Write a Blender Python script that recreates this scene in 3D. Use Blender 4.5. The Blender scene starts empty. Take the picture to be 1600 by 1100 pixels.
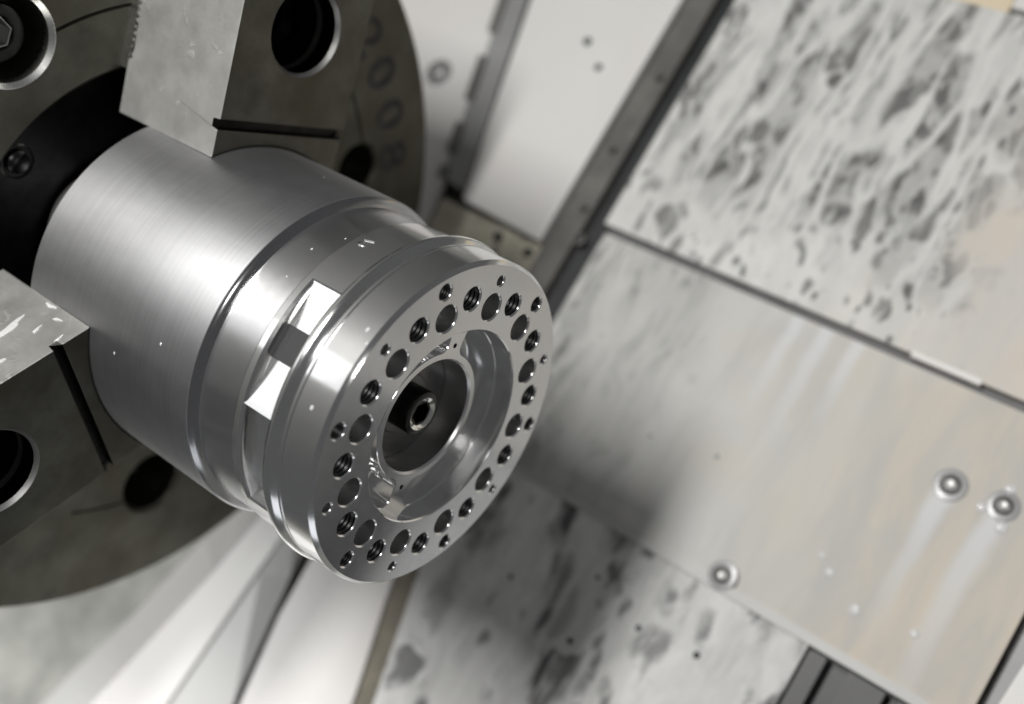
import bpy, bmesh, math, random
from mathutils import Vector, Matrix
from mathutils.geometry import delaunay_2d_cdt

random.seed(7)
SC = bpy.context.scene
COL = SC.collection
K = 0.001                      # everything below is written in millimetres
PI = math.pi
R = math.radians

# ------------------------------------------------------------------ frame
# machine axes: X = up the sloping cover plates, Y = out of the plates, Z = along the spindle towards the tailstock
AL = R(50)
AX = Vector((0, math.cos(AL), math.sin(AL)))
AY = Vector((0, -math.sin(AL), math.cos(AL)))
AZ = Vector((1, 0, 0))
ROT = Matrix((AX, AY, AZ)).transposed()
FRAME = ROT.to_4x4()

def W(x, y, z):
    return ROT @ Vector((x * K, y * K, z * K))

def frame_at(x=0, y=0, z=0, rz=0.0):
    return Matrix.Translation(W(x, y, z)) @ FRAME @ Matrix.Rotation(rz, 4, 'Z')

# ------------------------------------------------------------------ camera
cam = bpy.data.cameras.new('camera')
cam_o = bpy.data.objects.new('camera', cam)
COL.objects.link(cam_o)
cr = ROT @ Vector((0.5051341757771864, -0.3963237073140647, 0.7666596268767114))
cu = -(ROT @ Vector((-0.858596715760923, -0.3208054114553891, 0.3998694382739142)))
cf = ROT @ Vector((0.08747081882810828, -0.8602391568638191, -0.5023320105784281))
m = Matrix((cr, cu, -cf)).transposed().to_4x4()
m.translation = W(0, 264.790137, 160.731259)
cam_o.matrix_world = m
cam.sensor_width = 36
cam.lens = 1760.82 / 1600 * 36
cam.clip_start = 0.01
cam.clip_end = 20
cam.dof.use_dof = True
cam.dof.focus_distance = 0.300
cam.dof.aperture_fstop = 6.0
cam.dof.aperture_blades = 0
SC.camera = cam_o

# ------------------------------------------------------------------ light
world = bpy.data.worlds.new('World')
SC.world = world
world.use_nodes = True
bg = world.node_tree.nodes['Background']
bg.inputs[0].default_value = (0.97, 0.98, 1.0, 1)
bg.inputs[1].default_value = 0.10
SC.view_settings.view_transform = 'Standard'
SC.view_settings.look = 'None'
SC.view_settings.exposure = 0
SC.view_settings.gamma = 1
SC.cycles.glossy_bounces = 10
SC.cycles.max_bounces = 14

def area(name, pos, target, sx, sy, power, color=(1, 1, 1), roll=None):
    l = bpy.data.lights.new(name, 'AREA')
    l.shape = 'RECTANGLE'
    l.size = sx * K
    l.size_y = sy * K
    l.energy = power
    l.color = color
    o = bpy.data.objects.new(name, l)
    COL.objects.link(o)
    p = W(*pos)
    zdir = (p - W(*target)).normalized()
    xdir = (ROT @ Vector(roll if roll else (1, 0, 0)))
    xdir = (xdir - zdir * xdir.dot(zdir)).normalized()
    ydir = zdir.cross(xdir)
    mm = Matrix((xdir, ydir, zdir)).transposed().to_4x4()
    mm.translation = p
    o.matrix_world = mm
    return o

area('machine_work_lamp', (108, 700, -70), (0, -150, 20), 245, 80, 5.7, (1.0, 0.99, 0.965))
area('headstock_lamp', (-34, 374, -300), (0, 45, -25), 122, 80, 0.046, (0.97, 0.985, 1.0))
area('door_lamp', (35, 400, 590), (0, 0, 0), 90, 75, 0.5, (1.0, 0.99, 0.97))
area('low_fill', (-480, -90, 175), (-20, 0, 0), 260, 120, 0.10, (0.93, 0.96, 1.0))  # added fill for the underside of the rim
sl = bpy.data.lights.new('sheet_fill_spot', 'SPOT')  # added fill spot, brightens only the sheets below the chuck
sl.energy = 20
sl.spot_size = R(30)
sl.spot_blend = 0.7
sl.shadow_soft_size = 0.04
so = bpy.data.objects.new('sheet_fill_spot', sl)
COL.objects.link(so)
p_ = W(-470, 420, -60)
so.matrix_world = Matrix.Translation(p_) @ (W(-205, -185, -180) - p_).to_track_quat('-Z', 'Y').to_matrix().to_4x4()

# ------------------------------------------------------------------ materials
MATS = {}

def newmat(name):
    mt = bpy.data.materials.new(name)
    mt.use_nodes = True
    nt = mt.node_tree
    nt.nodes.clear()
    out = nt.nodes.new('ShaderNodeOutputMaterial')
    b = nt.nodes.new('ShaderNodeBsdfPrincipled')
    nt.links.new(b.outputs[0], out.inputs[0])
    MATS[name] = mt
    return mt, nt, b

def nd(nt, typ, **kw):
    n = nt.nodes.new(typ)
    for k, v in kw.items():
        if hasattr(n, k):
            setattr(n, k, v)
        else:
            n.inputs[k.replace('_', ' ')].default_value = v
    return n

def coords(nt, scale=(1, 1, 1), loc=(0, 0, 0), rot=(0, 0, 0), kind='Object'):
    tc = nt.nodes.new('ShaderNodeTexCoord')
    mp = nt.nodes.new('ShaderNodeMapping')
    mp.inputs['Scale'].default_value = scale
    mp.inputs['Location'].default_value = loc
    mp.inputs['Rotation'].default_value = rot
    nt.links.new(tc.outputs[kind], mp.inputs[0])
    return mp.outputs[0]

def noise(nt, vec, scale, detail=4, rough=0.55, dist=0.0):
    n = nd(nt, 'ShaderNodeTexNoise', Scale=scale, Detail=detail, Roughness=rough, Distortion=dist)
    nt.links.new(vec, n.inputs['Vector'])
    return n.outputs['Fac']

def ramp(nt, fac, stops, interp='LINEAR'):
    r = nt.nodes.new('ShaderNodeValToRGB')
    r.color_ramp.interpolation = interp
    e = r.color_ramp.elements
    while len(e) < len(stops):
        e.new(0.5)
    for el, (p, c) in zip(e, stops):
        el.position = p
        el.color = (c, c, c, 1) if isinstance(c, (int, float)) else (*c, 1)
    nt.links.new(fac, r.inputs[0])
    return r.outputs[0]

def mth(nt, op, a, b=None, clamp=False):
    n = nt.nodes.new('ShaderNodeMath')
    n.operation = op
    n.use_clamp = clamp
    for i, v in enumerate((a, b)):
        if v is None:
            continue
        if isinstance(v, (int, float)):
            n.inputs[i].default_value = v
        else:
            nt.links.new(v, n.inputs[i])
    return n.outputs[0]

def mixc(nt, fac, a, b, mode='MIX'):
    n = nt.nodes.new('ShaderNodeMix')
    n.data_type = 'RGBA'
    n.blend_type = mode
    for idx, v in ((0, fac), (6, a), (7, b)):
        if isinstance(v, (int, float)):
            n.inputs[idx].default_value = v if idx == 0 else (v, v, v, 1)
        elif isinstance(v, tuple):
            n.inputs[idx].default_value = (*v, 1)
        else:
            nt.links.new(v, n.inputs[idx])
    return n.outputs[2]

def bump(nt, b, height, strength, dist):
    n = nd(nt, 'ShaderNodeBump', Strength=strength, Distance=dist)
    nt.links.new(height, n.inputs['Height'])
    nt.links.new(n.outputs[0], b.inputs['Normal'])

def radial(nt, b, aniso, rot=0.0):
    t = nt.nodes.new('ShaderNodeTangent')
    t.direction_type = 'RADIAL'
    t.axis = 'Z'
    nt.links.new(t.outputs[0], b.inputs['Tangent'])
    b.inputs['Anisotropic'].default_value = aniso
    b.inputs['Anisotropic Rotation'].default_value = rot

def metal(name, base, rough, aniso=0.0, var=0.15, nscale=60, rings=0.0, tint=None, rvar=0.08, ringdir=(1, 1, 4000), edge=0.0, turn=0.0):
    mt, nt, b = newmat(name)
    v = coords(nt)
    n1 = noise(nt, v, nscale, 5, 0.6)
    n2 = noise(nt, v, nscale * 6, 3, 0.6)
    lo = tuple(c * (1 - var) for c in base)
    hi = tuple(min(1, c * (1 + var)) for c in base)
    c = ramp(nt, n1, [(0.3, lo), (0.7, hi)])
    if tint:
        n3 = noise(nt, coords(nt, loc=(3, 1, 2)), nscale * 0.45, 4, 0.6)
        c = mixc(nt, ramp(nt, n3, [(0.42, 0.0), (0.66, 0.8)]), c, tint)
    nt.links.new(c, b.inputs['Base Color'])
    b.inputs['Metallic'].default_value = 1.0
    rr = mth(nt, 'ADD', rough - rvar / 2, mth(nt, 'MULTIPLY', n2, rvar))
    nt.links.new(rr, b.inputs['Roughness'])
    if aniso:
        radial(nt, b, aniso, 0.25)
    if edge:
        bv = nt.nodes.new('ShaderNodeBevel')
        bv.samples = 4
        bv.inputs['Radius'].default_value = edge * K
        nt.links.new(bv.outputs[0], b.inputs['Normal'])
    if turn:
        sp = nt.nodes.new('ShaderNodeSeparateXYZ')
        nt.links.new(nt.nodes.new('ShaderNodeTexCoord').outputs['Object'], sp.inputs[0])
        rad = mth(nt, 'SQRT', mth(nt, 'ADD', mth(nt, 'MULTIPLY', sp.outputs[0], sp.outputs[0]), mth(nt, 'MULTIPLY', sp.outputs[1], sp.outputs[1])))
        n5 = nt.nodes.new('ShaderNodeTexNoise')
        n5.noise_dimensions = '1D'
        n5.inputs['Scale'].default_value = 1500
        n5.inputs['Detail'].default_value = 4
        nt.links.new(rad, n5.inputs['W'])
        bp = nd(nt, 'ShaderNodeBump', Strength=turn, Distance=0.00005)
        nt.links.new(n5.outputs['Fac'], bp.inputs['Height'])
        if edge:
            nt.links.new(bv.outputs[0], bp.inputs['Normal'])
        nt.links.new(bp.outputs[0], b.inputs['Normal'])
    if rings:
        wv = coords(nt, scale=ringdir)
        n4 = noise(nt, wv, 1.0, 3, 0.7)
        bump(nt, b, n4, rings, 0.00005)
        if rings > 0.3:      # tool marks: faint rings of lighter and darker metal, and long soft wipe marks
            sm = noise(nt, coords(nt, scale=(9, 9, 2.2), loc=(4, 2, 1)), 4.0, 4, 0.6, 0.4)
            k1 = ramp(nt, n4, [(0.3, 0.86), (0.7, 1.04)])
            k2 = ramp(nt, sm, [(0.35, 0.88), (0.65, 1.05)])
            c = mixc(nt, 1.0, mixc(nt, 1.0, c, k1, 'MULTIPLY'), k2, 'MULTIPLY')
            nt.links.new(c, b.inputs['Base Color'])
    return mt

metal('alu_body', (0.47, 0.47, 0.48), 0.52, 0.45, 0.06, 40, 0.5, rvar=0.06, ringdir=(5, 5, 2600))
metal('alu_shoulder', (0.45, 0.45, 0.46), 0.16, 0.0, 0.05, 60, 0.1)
metal('alu_edge', (0.85, 0.85, 0.85), 0.17, 0.0, 0.03, 60, 0.0, rvar=0.02)
metal('alu_neck', (0.66, 0.66, 0.67), 0.30, 0.65, 0.05, 60, 0.2)
metal('alu_bright', (0.80, 0.80, 0.80), 0.16, 0.55, 0.03, 60, 0.12)
metal('alu_face', (0.62, 0.63, 0.645), 0.20, 0.75, 0.03, 50, 0.0, turn=0.12)
metal('alu_pocket', (0.86, 0.86, 0.86), 0.12, 0.4, 0.02, 90, 0.0)
MATS['alu_pocket'].node_tree.nodes['Principled BSDF'].inputs['Metallic'].default_value = 0.97
metal('alu_hole', (0.80, 0.80, 0.80), 0.30, 0.3, 0.06, 300, 0.0)
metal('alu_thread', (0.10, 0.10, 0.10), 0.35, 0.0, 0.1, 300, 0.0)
metal('alu_mirror', (0.90, 0.90, 0.90), 0.24, 0.0, 0.02, 40, 0.0, rvar=0.02)
metal('chuck_steel', (0.128, 0.127, 0.110), 0.46, 0.0, 0.30, 70, 0.0, tint=(0.082, 0.073, 0.053), edge=0.6)
metal('chuck_face_steel', (0.122, 0.120, 0.101), 0.50, 0.2, 0.30, 55, 0.0, tint=(0.09, 0.08, 0.058), turn=0.5)
metal('black_oxide', (0.022, 0.021, 0.021), 0.34, 0.0, 0.35, 120, 0.0)
metal('black_screw', (0.05, 0.05, 0.05), 0.25, 0.0, 0.2, 200, 0.0)
metal('steel_screw', (0.40, 0.40, 0.39), 0.48, 0.0, 0.1, 200, 0.0)
metal('dark_reflection', (0.075, 0.075, 0.078), 0.5, 0.0, 0.06, 60, 0.0)
metal('stamp_dark', (0.055, 0.054, 0.055), 0.5, 0.0, 0.4, 90, 0.0)
metal('arbor_steel', (0.20, 0.195, 0.19), 0.38, 0.0, 0.15, 150, 0.0)
metal('polished_edge', (0.9, 0.9, 0.88), 0.10, 0.0, 0.04, 200, 0.0, rvar=0.03)
metal('bright_edge', (0.80, 0.80, 0.78), 0.28, 0.0, 0.08, 200, 0.0)
metal('strip_steel', (0.13, 0.13, 0.125), 0.42, 0.0, 0.3, 60, 0.0)

# ground steel of the jaw flanks: fine grinding lines, nicks and a dull film
mt, nt, b = newmat('ground_steel')
v = coords(nt)
n1 = noise(nt, v, 90, 5, 0.65)
n2 = noise(nt, coords(nt, scale=(60, 1500, 60)), 1.0, 3, 0.6)
n3 = noise(nt, coords(nt, scale=(150, 420, 260), rot=(0.3, 0.2, 0.5)), 1.0, 2, 0.5, 0.6)
c = ramp(nt, n1, [(0.3, (0.56, 0.56, 0.53)), (0.7, (0.74, 0.74, 0.71))])
c = mixc(nt, ramp(nt, n3, [(0.66, 0.0), (0.72, 0.7)]), c, (0.85, 0.85, 0.83))
nt.links.new(c, b.inputs['Base Color'])
b.inputs['Metallic'].default_value = 0.75
nt.links.new(mth(nt, 'ADD', 0.34, mth(nt, 'MULTIPLY', n1, 0.16)), b.inputs['Roughness'])
hh = mth(nt, 'ADD', mth(nt, 'MULTIPLY', n2, 0.5), mth(nt, 'MULTIPLY', ramp(nt, n3, [(0.62, 0.0), (0.74, 1.0)]), 1.0))
bump(nt, b, hh, 0.35, 0.00025)
bvn = nt.nodes.new('ShaderNodeBevel'); bvn.samples = 4; bvn.inputs['Radius'].default_value = 0.0006
nt.links.new(bvn.outputs[0], [q for q in nt.nodes if q.type == 'BUMP'][0].inputs['Normal'])

def paint(name, base, rough=0.35, var=0.06, nscale=18, coat=0.0, spots=0.0, spotcol=(0.12, 0.12, 0.11), tint=None, spotscale=140, stretch=1.0):
    mt, nt, b = newmat(name)
    v = coords(nt)
    n1 = noise(nt, v, nscale, 4, 0.6)
    c = ramp(nt, n1, [(0.3, tuple(x * (1 - var) for x in base)), (0.7, tuple(min(1, x * (1 + var)) for x in base))])
    if tint:
        n3 = noise(nt, coords(nt, loc=(2, 5, 1)), nscale * 0.6, 3, 0.55)
        c = mixc(nt, ramp(nt, n3, [(0.4, 0.0), (0.7, 1.0)]), c, tint)
    if spots:
        n2 = noise(nt, coords(nt, scale=(stretch, 1, 1)), spotscale, 3, 0.6, 0.4)
        c = mixc(nt, ramp(nt, n2, [(1 - spots, 0.0), (1 - spots + 0.06, 0.85)]), c, spotcol)
    nt.links.new(c, b.inputs['Base Color'])
    b.inputs['Roughness'].default_value = rough
    b.inputs['Coat Weight'].default_value = coat
    b.inputs['Coat Roughness'].default_value = 0.15
    return mt, nt, b

paint('white_paint', (0.69, 0.69, 0.67), 0.42, 0.03, 12, 0.05, tint=(0.69, 0.655, 0.635))
paint('wall_paint', (0.27, 0.27, 0.265), 0.5, 0.08, 8)
paint('cream_paint', (0.70, 0.60, 0.44), 0.45, 0.05, 20)
paint('grey_paint_and_shade', (0.46, 0.46, 0.445), 0.45, 0.04, 12)  # paint of the lip; on the flashing the grey stands for shade
paint('dirty_ledge', (0.52, 0.48, 0.40), 0.6, 0.4, 60, 0, 0.36, (0.05, 0.045, 0.04), tint=(0.42, 0.43, 0.33), spotscale=90)
paint('rubber', (0.022, 0.024, 0.025), 0.45, 0.3, 60)
paint('grey_plastic', (0.27, 0.27, 0.27), 0.35, 0.1, 40, 0.2)
paint('dark_rail', (0.125, 0.122, 0.112), 0.42, 0.35, 45, 0.1, 0.30, (0.02, 0.02, 0.02), spotscale=60, stretch=0.3)
paint('lower_rail', (0.20, 0.18, 0.14), 0.5, 0.3, 45, 0.0, 0.30, (0.06, 0.055, 0.05), spotscale=60, stretch=0.3)
paint('seam_shade_grey', (0.10, 0.10, 0.10), 0.5, 0.3, 40)
paint('grille_paint', (0.075, 0.075, 0.075), 0.5, 0.2, 30)
paint('bed_casting', (0.27, 0.27, 0.25), 0.6, 0.3, 40)

# cover plates: white enamel under dried coolant; the runs follow local X, the fall line of the plates
def coolant(name, base, warm, dark, amount, zmid, zspan, warmside, seed, clean_lo=None, cell=150, thr=0.5, warm_at=58, trails=(), spot_at=0.22, runs_amt=0.8):
    mt, nt, b = newmat(name)
    tc = nt.nodes.new('ShaderNodeTexCoord')
    sp = nt.nodes.new('ShaderNodeSeparateXYZ')
    nt.links.new(tc.outputs['Object'], sp.inputs[0])
    z = sp.outputs['Z']
    x = sp.outputs['X']
    wob = noise(nt, coords(nt, loc=(seed, 0, 0)), 22, 3, 0.6)
    wob = mth(nt, 'MULTIPLY', mth(nt, 'SUBTRACT', wob, 0.5), 0.09)
    zz = mth(nt, 'ADD', z, wob)
    # dirty on the chuck side, clean and warm away from it
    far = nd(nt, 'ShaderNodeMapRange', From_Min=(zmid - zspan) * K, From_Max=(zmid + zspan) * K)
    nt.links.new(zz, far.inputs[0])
    runs = noise(nt, coords(nt, scale=(0.22, 1, 1), loc=(seed, 1, 0)), 62, 4, 0.55, 0.5)
    wf = nd(nt, 'ShaderNodeMapRange', From_Min=(warm_at - 45) * K, From_Max=(warm_at + 45) * K)
    nt.links.new(mth(nt, 'ADD', zz, mth(nt, 'MULTIPLY', wob, 1.0)), wf.inputs[0])
    c = mixc(nt, mth(nt, 'MULTIPLY', wf.outputs[0], warmside), base, warm)
    c = mixc(nt, ramp(nt, runs, [(0.42, 0.0), (0.66, 0.75)]), c, tuple(0.80 * q for q in base))
    for tx, tz, tw, tl in trails:      # pale runs washed down from the screws
        dz = mth(nt, 'ABSOLUTE', mth(nt, 'SUBTRACT', mth(nt, 'ADD', z, mth(nt, 'MULTIPLY', wob, 0.12)), tz * K))
        a_ = nd(nt, 'ShaderNodeMapRange', From_Min=tw * K * 0.75, From_Max=tw * K * 0.25)
        nt.links.new(dz, a_.inputs[0])
        b_ = nd(nt, 'ShaderNodeMapRange', From_Min=(tx - tl) * K, From_Max=tx * K)
        nt.links.new(mth(nt, 'ADD', x, mth(nt, 'MULTIPLY', wob, 0.5)), b_.inputs[0])
        e_ = nd(nt, 'ShaderNodeMapRange', From_Min=(tx + 3) * K, From_Max=tx * K)
        nt.links.new(x, e_.inputs[0])
        f_ = mth(nt, 'MULTIPLY', mth(nt, 'MULTIPLY', a_.outputs[0], b_.outputs[0]), e_.outputs[0])
        c = mixc(nt, mth(nt, 'MULTIPLY', f_, 0.8), c, (0.66, 0.67, 0.68))
    # a film of dried coolant drawn out along the fall line: grey film, small dark cells, pale meandering runs
    warp = nt.nodes.new('ShaderNodeTexNoise')
    warp.inputs['Scale'].default_value = 60
    warp.inputs['Detail'].default_value = 4
    nt.links.new(coords(nt, scale=(0.5, 1, 1), loc=(0, 0, seed)), warp.inputs['Vector'])

    def warped(scale, loc, amp):
        q = nt.nodes.new('ShaderNodeVectorMath'); q.operation = 'MULTIPLY_ADD'
        nt.links.new(warp.outputs['Color'], q.inputs[0])
        q.inputs[1].default_value = (amp, 0.0, amp)
        nt.links.new(coords(nt, scale=scale, loc=loc), q.inputs[2])
        return q.outputs[0]

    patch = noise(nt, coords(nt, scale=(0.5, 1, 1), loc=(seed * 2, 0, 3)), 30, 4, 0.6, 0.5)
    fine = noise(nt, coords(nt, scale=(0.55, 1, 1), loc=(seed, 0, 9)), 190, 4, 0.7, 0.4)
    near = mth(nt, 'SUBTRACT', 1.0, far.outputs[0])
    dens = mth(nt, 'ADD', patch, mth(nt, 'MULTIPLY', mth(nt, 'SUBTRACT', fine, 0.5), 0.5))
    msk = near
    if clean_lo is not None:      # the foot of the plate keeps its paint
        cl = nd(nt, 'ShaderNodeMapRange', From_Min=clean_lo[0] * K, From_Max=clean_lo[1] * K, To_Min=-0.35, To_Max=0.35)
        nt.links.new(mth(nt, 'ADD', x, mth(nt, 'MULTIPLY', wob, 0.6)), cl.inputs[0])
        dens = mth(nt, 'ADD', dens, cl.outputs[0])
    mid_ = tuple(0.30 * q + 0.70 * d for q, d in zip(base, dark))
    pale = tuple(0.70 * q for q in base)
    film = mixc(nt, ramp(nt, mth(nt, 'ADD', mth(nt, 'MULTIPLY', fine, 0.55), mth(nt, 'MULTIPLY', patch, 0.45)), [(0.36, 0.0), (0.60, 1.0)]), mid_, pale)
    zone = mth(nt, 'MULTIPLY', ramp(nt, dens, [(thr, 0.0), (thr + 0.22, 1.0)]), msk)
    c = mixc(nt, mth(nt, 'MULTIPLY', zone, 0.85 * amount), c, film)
    for k_, (sc_k, lvl) in enumerate(((cell * 1.25, 0.0), (cell * 2.1, 0.05))):
        vs_ = nt.nodes.new('ShaderNodeTexVoronoi')
        vs_.inputs['Scale'].default_value = sc_k
        nt.links.new(warped((0.5, 1, 1), (0.3 + k_, 0, seed + 0.7), 0.022 / (k_ + 1)), vs_.inputs['Vector'])
        cc = nt.nodes.new('ShaderNodeSeparateColor')
        nt.links.new(vs_.outputs['Color'], cc.inputs[0])
        size = mth(nt, 'ADD', mth(nt, 'MULTIPLY', cc.outputs[0], 0.36), mth(nt, 'ADD', mth(nt, 'MULTIPLY', dens, 0.34), mth(nt, 'MULTIPLY', fine, 0.35)))
        spot = ramp(nt, mth(nt, 'SUBTRACT', size, vs_.outputs['Distance']), [(spot_at + lvl, 0.0), (spot_at + lvl + 0.20, 1.0)])
        f_ = mth(nt, 'MULTIPLY', mth(nt, 'MULTIPLY', spot, msk), mth(nt, 'ADD', 0.35, mth(nt, 'MULTIPLY', cc.outputs[1], 0.6)))
        c = mixc(nt, mth(nt, 'MULTIPLY', f_, amount), c, dark)
    for k_, sc_k in enumerate((55, 105)):
        st_n = nt.nodes.new('ShaderNodeTexNoise')
        st_n.inputs['Scale'].default_value = sc_k
        st_n.inputs['Detail'].default_value = 1
        nt.links.new(warped((0.17, 1, 1), (seed + k_, 0, 2 + k_), 0.012), st_n.inputs['Vector'])
        rid = mth(nt, 'ABSOLUTE', mth(nt, 'SUBTRACT', st_n.outputs['Fac'], 0.5))
        rr_n = ramp(nt, rid, [(0.018, 1.0), (0.060, 0.0)])
        c = mixc(nt, mth(nt, 'MULTIPLY', mth(nt, 'MULTIPLY', rr_n, zone), runs_amt), c, tuple(0.97 * q for q in base))
    nt.links.new(c, b.inputs['Base Color'])
    nt.links.new(mth(nt, 'SUBTRACT', 0.70, mth(nt, 'MULTIPLY', runs, 0.2)), b.inputs['Roughness'])
    b.inputs['Specular IOR Level'].default_value = 0.25
    return mt

coolant('plate_upper', (0.68, 0.68, 0.66), (0.62, 0.56, 0.49), (0.10, 0.10, 0.096), 0.97, 70, 16, 1.0, 1.3, (114, 165), 110, 0.31, spot_at=0.13)
coolant('plate_middle', (0.57, 0.57, 0.55), (0.60, 0.54, 0.46), (0.13, 0.13, 0.125), 0.95, -22, 30, 1.0, 4.1, None, 90, 0.20, trails=((69, 98.8, 6.5, 60), (70, 117, 7.5, 85), (106, 22, 5, 45), (106, 34, 6, 60), (106, 47, 5, 40)))  # dense film near the rail: dirt plus the hub's shade painted in
coolant('plate_lower', (0.68, 0.68, 0.665), (0.60, 0.60, 0.59), (0.07, 0.07, 0.072), 0.97, 150, 20, 0.4, 8.2, None, 48, 0.46, spot_at=0.16, runs_amt=0.7)

mt, nt, b = newmat('coolant_drop')
b.inputs['Base Color'].default_value = (0.92, 0.92, 0.92, 1)
b.inputs['Roughness'].default_value = 0.05
b.inputs['Transmission Weight'].default_value = 0.35
b.inputs['IOR'].default_value = 1.35

# ------------------------------------------------------------------ helpers
def mesh_obj(name, bm, mats, parent=None, smooth=35, local=None):
    me = bpy.data.meshes.new(name)
    bmesh.ops.recalc_face_normals(bm, faces=bm.faces)
    for v in bm.verts:
        v.co *= K
    bm.to_mesh(me)
    bm.free()
    return link(name, me, mats, parent, smooth, local)

def link(name, me, mats, parent=None, smooth=35, local=None):
    if mats is not None:
        for mn in (mats if isinstance(mats, (list, tuple)) else [mats]):
            me.materials.append(MATS[mn])
    if smooth:
        me.polygons.foreach_set('use_smooth', [True] * len(me.polygons))
        me.set_sharp_from_angle(angle=R(smooth))
    o = bpy.data.objects.new(name, me)
    COL.objects.link(o)
    if parent is not None:
        o.parent = parent
        if local is not None:
            o.matrix_local = local
    else:
        o.matrix_world = local if local is not None else FRAME
    return o

def copy_part(src, parent, local):
    o = src.copy()
    COL.objects.link(o)
    o.parent = parent
    o.matrix_local = local
    return o

def at(x, y, z, rz=0.0):
    return Matrix.Translation((x * K, y * K, z * K)) @ Matrix.Rotation(rz, 4, 'Z')

def empty(name, label, cat, mat=None, group=None):
    o = bpy.data.objects.new(name, None)
    COL.objects.link(o)
    o.empty_display_size = 0.01
    o.matrix_world = mat if mat is not None else FRAME
    tag(o, label, cat, group)
    return o

def tag(o, label, cat, group=None):
    o['label'] = label
    o['category'] = cat
    if group:
        o['group'] = group

def lathe(bm, prof, n=192, t0=0.0, t1=360.0, cx=0.0, cy=0.0):
    full = abs((t1 - t0) - 360) < 1e-6
    cnt = n if full else n + 1
    rings = []
    for r, z in prof:
        if r < 1e-6:
            rings.append([bm.verts.new((cx, cy, z))])
        else:
            rings.append([bm.verts.new((cx + r * math.cos(R(t0 + (t1 - t0) * i / n)), cy + r * math.sin(R(t0 + (t1 - t0) * i / n)), z)) for i in range(cnt)])
    for a, b_ in zip(rings, rings[1:]):
        for i in range(n):
            j = (i + 1) % cnt
            if len(a) == 1 and len(b_) == 1:
                continue
            if len(a) == 1:
                bm.faces.new((a[0], b_[i], b_[j]))
            elif len(b_) == 1:
                bm.faces.new((a[i], a[j], b_[0]))
            else:
                bm.faces.new((a[i], a[j], b_[j], b_[i]))
    return rings

def circle(cx, cy, r, n, ph=0.0):
    return [(cx + r * math.cos(ph + 2 * PI * i / n), cy + r * math.sin(ph + 2 * PI * i / n)) for i in range(n)]

def inside(p, loop):
    x, y = p
    c = False
    j = len(loop) - 1
    for i in range(len(loop)):
        xi, yi = loop[i]
        xj, yj = loop[j]
        if (yi > y) != (yj > y) and x < (xj - xi) * (y - yi) / (yj - yi) + xi:
            c = not c
        j = i
    return c

def plate_faces(bm, outer, holes, z):
    """a flat face at height z bounded by outer, pierced by holes"""
    vs, es = [], []
    for loop in [outer] + holes:
        s = len(vs)
        vs += [Vector(p) for p in loop]
        es += [(s + i, s + (i + 1) % len(loop)) for i in range(len(loop))]
    ov, oe, of, *_ = delaunay_2d_cdt(vs, es, [], 0, 1e-5)
    bv = [bm.verts.new((v.x, v.y, z)) for v in ov]
    for f in of:
        c = ((ov[f[0]].x + ov[f[1]].x + ov[f[2]].x) / 3, (ov[f[0]].y + ov[f[1]].y + ov[f[2]].y) / 3)
        if inside(c, outer) and not any(inside(c, h) for h in holes):
            bm.faces.new([bv[i] for i in f])
    used = [v for v in bv if not v.link_faces]
    for v in used:
        bm.verts.remove(v)

def wall(bm, loop, prof):
    """walls following loop; prof = list of (inset offset function value, z) with inset along the loop normal"""
    n = len(loop)
    nrm = []
    for i in range(n):
        x0, y0 = loop[i - 1]
        x1, y1 = loop[(i + 1) % n]
        tx, ty = x1 - x0, y1 - y0
        l = math.hypot(tx, ty) or 1
        nrm.append((-ty / l, tx / l))
    rings = [[bm.verts.new((loop[i][0] + nrm[i][0] * off, loop[i][1] + nrm[i][1] * off, z)) for i in range(n)] for off, z in prof]
    for a, b_ in zip(rings, rings[1:]):
        for i in range(n):
            j = (i + 1) % n
            bm.faces.new((a[i], a[j], b_[j], b_[i]))
    return rings

def box(bm, x0, x1, y0, y1, z0, z1):
    v = [bm.verts.new((x, y, z)) for x in (x0, x1) for y in (y0, y1) for z in (z0, z1)]
    for f in ((0, 1, 3, 2), (4, 6, 7, 5), (0, 4, 5, 1), (2, 3, 7, 6), (0, 2, 6, 4), (1, 5, 7, 3)):
        bm.faces.new([v[i] for i in f])

def bevel(bm, w, seg=2):
    bmesh.ops.bevel(bm, geom=[e for e in bm.edges if e.is_manifold and e.calc_face_angle(0) > 0.5], offset=w, segments=seg, affect='EDGES', profile=0.5)

def boolean(me_a, me_b_list):
    a = bpy.data.objects.new('tmp_a', me_a)
    COL.objects.link(a)
    tmp = [a]
    for mb in me_b_list:
        o = bpy.data.objects.new('tmp_b', mb)
        COL.objects.link(o)
        tmp.append(o)
        md = a.modifiers.new('b', 'BOOLEAN')
        md.operation = 'DIFFERENCE'
        md.object = o
        md.solver = 'EXACT'
    bpy.context.view_layer.update()
    dg = bpy.context.evaluated_depsgraph_get()
    res = bpy.data.meshes.new_from_object(a.evaluated_get(dg))
    for o in tmp:
        bpy.data.objects.remove(o)
    return res

def bm_mesh(bm):
    me = bpy.data.meshes.new('tmp')
    bmesh.ops.recalc_face_normals(bm, faces=bm.faces)
    for v in bm.verts:
        v.co *= K
    bm.to_mesh(me)
    bm.free()
    return me

def hexloop(r, ph=0.0):
    return circle(0, 0, r, 6, ph)

# ================================================================== WORKPIECE
hub = empty('turned_hub', 'turned aluminium hub with drilled flange and side window, held in the chuck', 'machined part')

HOLES = []
for k in range(12):
    HOLES.append(('bolt_hole', 35.6, 17.8 + 30 * k, 3.85))
    HOLES.append(('threaded_hole', 38.4, 2.9 + 30 * k, 3.3))
for k in range(6):
    HOLES.append(('tapped_hole', 43.9, 48.4 + 60 * k, 2.2))
    HOLES.append(('pin_hole', 43.2, 18.2 + 60 * k, 1.4))

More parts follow.
